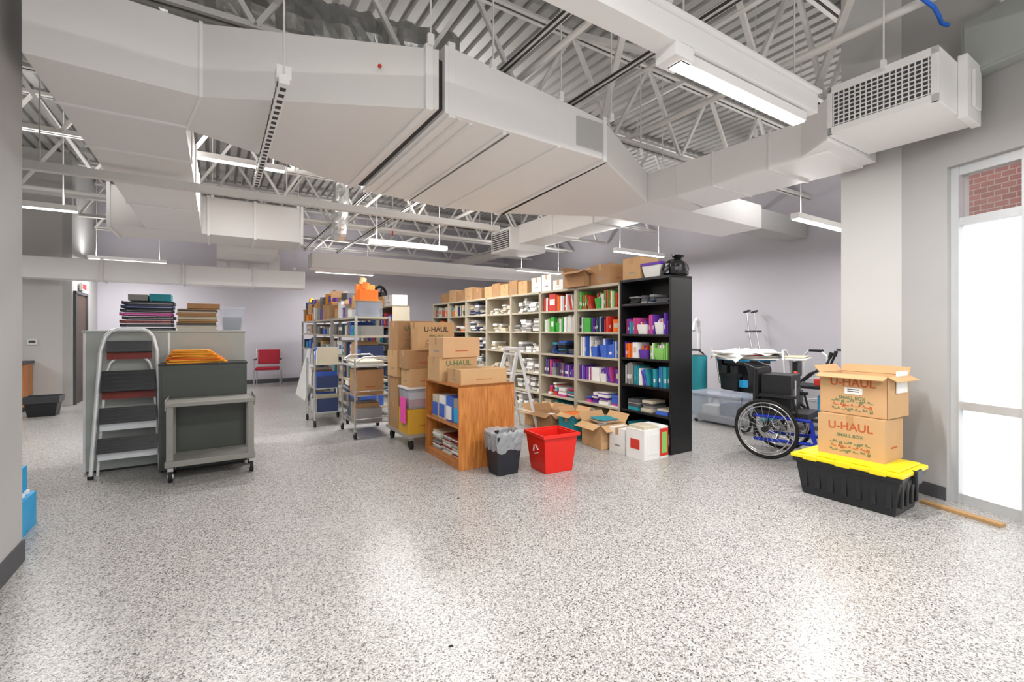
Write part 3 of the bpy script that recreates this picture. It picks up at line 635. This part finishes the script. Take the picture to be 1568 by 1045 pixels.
o=Bd('water_bottle_pack',-1.36,4.06,0); o.box(0,.34,0,.28,0,.22,CYAN); o.box(.02,.3,.02,.26,.23,.4,CYAN); o.box(.1,.24,-.002,0,.05,.18,PAPER)
for i in range(4):
    for j in range(3): o.cyl((.05+.08*i,.05+.09*j,.22),(.05+.08*i,.05+.09*j,.24),.03,PAPER,10)
o.done(.015)
o=Bd('waste_basket',-2.2,9.7,0); o.taper(0,0,0,.28,.3,.24,.38,.3,BLACK,True); o.taper(0,0,.2,.3,.4,.32,.41,.33,mat('dark_liner','#3a3b3f',.3),True); o.done(.01)
o=Bd('base_cabinet',-3.4,10.18,0); o.box(0,.85,.04,.48,.08,.75,WOOD); o.box(-.02,.87,0,.49,.75,.79,DGREY); o.box(.02,.83,.08,.48,0,.08,BLACK); o.box(.42,.43,.035,.04,.1,.74,BLACK); o.cyl((.38,.02,.5),(.38,.02,.6),.006,CHROME);o.cyl((.47,.02,.5),(.47,.02,.6),.006,CHROME); o.done(.003)
def chair(a,b,r):
    o=Bd('red_armchair',a,b,0,rot=A+r)
    o.box(-.24,.24,-.22,.2,.38,.44,CHRED); M=RotM('X',math.radians(-10),(0,.2,.44)); o.box(-.23,.23,.17,.21,.5,.84,CHRED,M)
    for x in (-.26,.26):
        o.tube([(x,-.24,0),(x,-.2,.6),(x,.2,.62),(x,.27,.85)],.013,CHROME); o.tube([(x,.28,0),(x,.2,.4),(x,-.2,.4)],.013,CHROME); o.box(x-.025,x+.025,-.2,.15,.61,.635,BLACK)
    o.cyl((-.26,.27,.8),(.26,.27,.8),.012,CHROME); o.done(.015)
chair(1.0,12.0,math.radians(-10))
# ---------------------------------------------------------------- right group
o=Bd('black_storage_tote',4.13,1.58,0)
o.taper(0,0,0,.27,.36,.6,.42,.68,BLACK,False)
for i in range(7):
    y=-.27+i*.09; o.prism([(-.205,y-.018),(-.18,y-.018),(-.18,y+.018),(-.205,y+.018)],.06,.25,BLACK)
for i in range(4):
    x=-.14+i*.09; o.prism([(x-.018,-.335),(x+.018,-.335),(x+.018,-.3),(x-.018,-.3)],.06,.25,BLACK)
o.box(-.225,.225,-.355,.355,.25,.285,BLACK)
o.box(-.235,.235,-.365,.365,.285,.315,YEL); o.box(-.2,.2,-.33,.33,.315,.33,YEL)
for y in (-.22,0,.22): o.box(-.245,-.2,y-.05,y+.05,.28,.322,YEL)
o.box(-.05,.05,-.385,-.35,.22,.32,BLACK); o.box(-.04,.04,-.375,-.34,.3,.325,YEL)
o.done(.008)
cbox(4.05,1.37,.33,.33,.44,.31,txt='U-HAUL',face='-x')
bx=cbox(4.11,1.36,.642,.34,.46,.31,rot=-3,opn=True,txt='U-HAUL',face='-x',flaps=.5,note=True)
o=Bd('wood_plank',4.47,1.28,0,rot=A+math.radians(-104)); o.box(0,.46,-.03,.03,0,.022,mat('pine','#b08a5c',.7)); o.done(.002)
o=Bd('wheelchair',4.93,2.54,0,rot=A+math.radians(12))
for sx in (-.26,.26):
    o.torus((sx,.08,.30),(1,0,0),.285,.015,RUB); o.torus((sx,.08,.30),(1,0,0),.262,.008,CHROME)
    o.torus((sx-.04*(1 if sx<0 else -1),.08,.30),(1,0,0),.23,.006,CHROME)
    for i in range(18):
        t=i*math.pi/9; o.cyl((sx,.08,.3),(sx,.08+.26*math.cos(t),.3+.26*math.sin(t)),.0025,CHROME,4)
    o.cyl((sx-.04,.08,.3),(sx+.04,.08,.3),.03,BLACK,14)
    k=sx*.8
    o.torus((k,-.38,.075),(1,0,0),.06,.014,RUB,20); o.tube([(k,-.38,.075),(k,-.34,.2),(k,-.3,.3)],.014,FRBLUE)
    o.tube([(k,.2,.18),(k,-.3,.2),(k,-.42,.1),(k,-.55,.06)],.017,FRBLUE); o.tube([(k,.2,.18),(k,.2,.9),(k,.3,.94)],.013,BLACK); o.tube([(k,.2,.42),(k,-.3,.42),(k,-.34,.2)],.017,FRBLUE)
    o.tube([(k,.2,.62),(k,-.15,.62),(k,-.2,.42)],.011,BLACK); o.box(k-.025,k+.025,-.18,.15,.62,.65,BLACK)
    o.box(k-.06,k+.06,-.65,-.52,.05,.065,BLACK)
o.box(-.2,.2,-.28,.2,.42,.48,BLACK); o.box(-.2,.2,.17,.22,.48,.9,BLACK); o.bar((-.2,0,.18),(.2,0,.42),.02,.02,CHROME); o.bar((.2,0,.18),(-.2,0,.42),.02,.02,CHROME)
o.box(-.16,.18,-.12,.15,.48,.84,BLACK); o.box(-.12,.14,-.125,-.12,.55,.7,DGREY); o.box(-.05,.0,-.128,-.125,.5,.78,ALU)
o.cyl((-.2,.3,.94),(-.2,.38,.94),.018,RUB); o.cyl((.2,.3,.94),(.2,.38,.94),.018,RUB); o.done(.004)
o=Bd('clear_storage_tote',5.95,3.85,0); o.taper(0,0,0.03,.4,.42,.7,.5,.8,CLEAR,True,.008)
o.taper(0,-.02,.04,.12,.36,.6,.38,.62,GREYB); o.box(-.1,.15,-.25,0,.12,.28,NAVY); o.box(-.14,.1,.02,.25,.12,.24,PAPER); o.cyl((-.12,-.2,.18),(.1,-.28,.24),.04,DGREY)
for (x0,x1,y0,y1) in ((-.27,.27,-.42,-.39),(-.27,.27,.39,.42),(-.27,-.24,-.42,.42),(.24,.27,-.42,.42)): o.box(x0,x1,y0,y1,.385,.415,mat('tote_rim','#a3abbd',.3))
o.box(-.26,.26,-.41,.41,.415,.425,CLEAR)
for x in (-.2,.2):
    for y in (-.3,.3): o.cyl((x-.01,y,.025),(x+.01,y,.025),.025,RUB)
o.done(.008)
def walker(a,b,r,m,H_=.86):
    o=Bd('folding_walker',a,b,0,rot=A+r)
    for x in (-.25,.25):
        o.tube([(x,-.25,0),(x,-.18,H_-.06),(x,-.1,H_),(x,.1,H_),(x,.16,H_-.06),(x,.22,0)],.013,m); o.cyl((x,-.23,.3),(x,.2,.3),.01,m); o.cyl((x,-.12,H_+.01),(x,.08,H_+.01),.02,BLACK)
        o.cyl((x,-.25,0),(x,-.25,.03),.02,RUB);o.torus((x+.03,.22,.06),(1,0,0),.05,.012,RUB,16)
    o.cyl((-.25,.17,.6),(.25,.17,.6),.011,m); o.cyl((-.25,.2,.3),(.25,.2,.3),.011,m); o.done()
walker(7.25,3.1,-.3,ALU,1.0); walker(6.6,4.95,.2,BLACK,.95); walker(7.3,2.4,.2,BLACK,1.02)
o=Bd('standing_frame',6.45,3.1,0,rot=A+.3)
o.box(-.3,.3,-.05,.0,.02,.07,BLACK); o.bar((-.28,-.35,.08),(-.28,.35,.08),.05,.05,DGREY); o.bar((.28,-.35,.08),(.28,.35,.08),.05,.05,DGREY)
for x in (-.28,.28):
    for y in (-.33,.33): o.torus((x,y,.05),(1,0,0),.04,.014,RUB,18)
o.bar((0,.0,.05),(0,.1,.9),.05,.05,CHROME); o.box(-.17,.17,.0,.06,.68,.88,BLACK); o.box(-.2,.2,-.28,.1,.55,.59,BLACK); o.box(-.14,.14,-.02,.05,.3,.5,BLACK)
for x in (-.25,.25): o.tube([(x,0,.6),(x*1.1,-.15,.75),(x*1.1,-.3,.82),(x,-.35,.95)],.015,BLACK); o.cyl((x,-.35,.95),(x,-.37,1.02),.022,RUB)
o.tube([(-.2,.1,.2),(-.25,.15,.9),(-.1,.18,1.02),(.1,.18,1.02),(.25,.15,.9),(.2,.1,.2)],.012,ALU)
o.box(-.06,.08,-.33,-.2,.25,.45,CYAN); o.box(-.2,-.08,-.3,-.18,.6,.68,BRED)
o.box(-.22,.24,-.1,.14,.9,.93,PAPER); o.box(-.2,.26,-.08,.16,.935,.95,BEIGE)
o.done(.008)
o=Bd('adapted_tricycle',5.62,3.0,0,rot=A-.5)
for (x,y,R) in ((-.22,.25,.17),(.22,.25,.17),(0,-.4,.19)):
    o.torus((x,y,R),(1,0,0),R-.02,.015,RUB); o.torus((x,y,R),(1,0,0),R-.045,.006,CHROME)
    for i in range(10): t=i*math.pi/5; o.cyl((x,y,R),(x,y+(R-.04)*math.cos(t),R+(R-.04)*math.sin(t)),.0025,CHROME,4)
TR=mat('cyan_frame','#22a7c9',.3)
o.cyl((-.22,.25,.17),(.22,.25,.17),.013,CHROME); o.tube([(0,.25,.17),(0,-.1,.25),(0,-.28,.5),(0,-.4,.19)],.02,TR); o.tube([(0,-.28,.5),(0,-.26,.7),(-.18,-.18,.78)],.013,BLACK); o.tube([(0,-.26,.7),(.18,-.18,.78)],.013,BLACK)
o.cyl((-.18,-.18,.78),(-.2,-.1,.79),.02,RUB); o.cyl((.18,-.18,.78),(.2,-.1,.79),.02,BRED)
o.cyl((0,.1,.24),(0,.14,.45),.014,CHROME); o.taper(0,.15,.45,.5,.12,.22,.18,.24,BLACK); o.box(-.03,.03,-.33,-.28,.42,.5,BRED)
o.tube([(0,.2,.3),(0,.3,.75)],.012,CHROME); o.box(-.12,.12,.28,.32,.6,.85,BLACK)
o.done(.004)
# padded adaptive stroller seat with things piled on top, behind the clear tote
o=Bd('adaptive_stroller',6.6,3.95,0,rot=A-.35)
for x in (-.26,.26):
    for y,R in ((-.35,.09),(.28,.12)):
        o.torus((x,y,R+.015),(1,0,0),R,.02,RUB,24); o.cyl((x-.02,y,R+.015),(x+.02,y,R+.015),.03,ALU,12)
    o.tube([(x,-.35,.1),(x,-.15,.4),(x,.28,.13)],.014,CHROME); o.tube([(x,-.15,.4),(x,.2,.5),(x,.3,.95),(x,.42,1.0)],.014,CHROME)
    o.box(x-.05,x+.05,-.22,.16,.62,.67,BLACK); o.box(x*1.0-.03,x+.03,-.2,.14,.42,.62,BLACK)
o.box(-.22,.22,-.28,.2,.4,.5,BLACK); M=RotM('X',math.radians(-14),(0,.18,.5)); o.box(-.21,.21,.15,.24,.45,.93,BLACK,M); o.box(-.12,.12,.1,.16,.74,.88,DGREY,M)
o.box(-.2,.2,-.42,-.3,.1,.13,BLACK); o.box(-.16,.16,-.34,-.28,.13,.42,BLACK); o.box(-.1,.1,-.3,-.22,.3,.42,DRED)
for y in (-.18,.02): o.cyl((-.3,y,.66),(-.3,y,.78),.055,BLACK,16)
o.box(-.18,.18,-.2,.12,.5,.80,BLACK); o.cyl((-.2,-.24,.72),(.2,-.24,.72),.07,BLACK,18); o.box(-.24,.24,-.24,.14,.80,.845,DGREY)
z=.848
for i,(cm,w_) in enumerate(((CYAN,.30),(PAPER,.36),(BEIGE,.34),(PAPER,.40),(BRED,.2),(PAPER,.38),(PAPER,.42))):
    M=RotM('Z',random.uniform(-.35,.35),(0,0,0)); o.box(-w_,w_,-.28,.2,z,z+.016,cm,M); z+=.019
# draped white cloth over the pile
vs=[];fs=[];n=11
for i in range(n):
    for j in range(n):
        x=-.42+.84*i/(n-1); y=-.34+.6*j/(n-1); e=max(0,abs(x)-.3)+max(0,abs(y+.04)-.24)
        vs.append((x*(1-.25*e),y*(1-.2*e),z+.015-e*.9+random.uniform(0,.012)+.02*math.sin(x*14+y*9)))
for i in range(n-1):
    for j in range(n-1): fs.append((i*n+j,(i+1)*n+j,(i+1)*n+j+1,i*n+j+1))
o.add(vs,fs,PAPER,True)
o.box(-.26,-.18,-.3,-.22,.48,.58,CYAN); o.done(0)
o=Bd('forearm_crutches',7.35,4.25,0)
for x in (0,.22): o.tube([(x,0,0),(x,0,.9),(x+.02,.08,1.25),(x+.03,.12,1.58)],.012,CHROME); o.torus((x+.03,.12,1.6),(0,.3,1),.05,.012,DGREY,20,6); o.cyl((x+.02,.0,1.27),(x+.02,.14,1.27),.015,BLACK)
o.done()
o=Bd('patient_lift',7.0,5.0,0); 
o.tube([(0,0,.05),(0,0,1.25),(-.03,-.01,1.36),(-.1,-.06,1.44),(-.22,-.12,1.47),(-.36,-.18,1.42),(-.46,-.23,1.28)],.03,ALU); o.tube([(-.4,-.3,.05),(0,0,.05),(-.4,.4,.05)],.022,ALU)
for q in ((-.4,-.3),(-.4,.4),(0,0)): o.torus((q[0],q[1],.04),(0,1,0),.03,.012,RUB,14)
o.done()
o=Bd('therapy_roll',6.3,4.5,0); o.cyl((0,0,.0),(0,0,.9),.12,TEAL,24); o.cyl((0,0,.9),(0,0,.91),.1,DGREY,24); o.cyl((0,0,.3),(0,0,.36),.123,BLACK,24); o.done()
o=Bd('electrical_panel_box',world=o0,rot=rw); o.box(.2,.62,-.12,-.002,3.1,3.5,CGREY); o.box(.22,.60,-.13,-.12,3.12,3.48,CGREY); o.cyl((.4,-.06,3.5),(.4,-.06,4.28),.015,STEEL); o.done(.004)
o=Bd('floor_debris',world=(-.25,1.9),rot=.4); o.taper(0,0,0,.006,.02,.008,.012,.004,BLACK); o.taper(.5,1.6,0,.005,.02,.01,.01,.004,BLACK); o.done()
# ---------------------------------------------------------------- world, camera
wd=bpy.data.worlds.new('World'); sc.world=wd; wd.use_nodes=True
bg=wd.node_tree.nodes['Background']; bg.inputs[0].default_value=(.96,.98,1,1); bg.inputs[1].default_value=1.4
sc.view_settings.view_transform='Standard'
cam=bpy.data.cameras.new('camera'); co=bpy.data.objects.new('camera',cam); sc.collection.objects.link(co)
co.location=(0,0,1.3); co.rotation_euler=(math.pi/2,0,0); cam.lens=36*710/1568; cam.sensor_width=36; cam.shift_y=-17.5/1568; cam.clip_start=.05
sc.camera=co
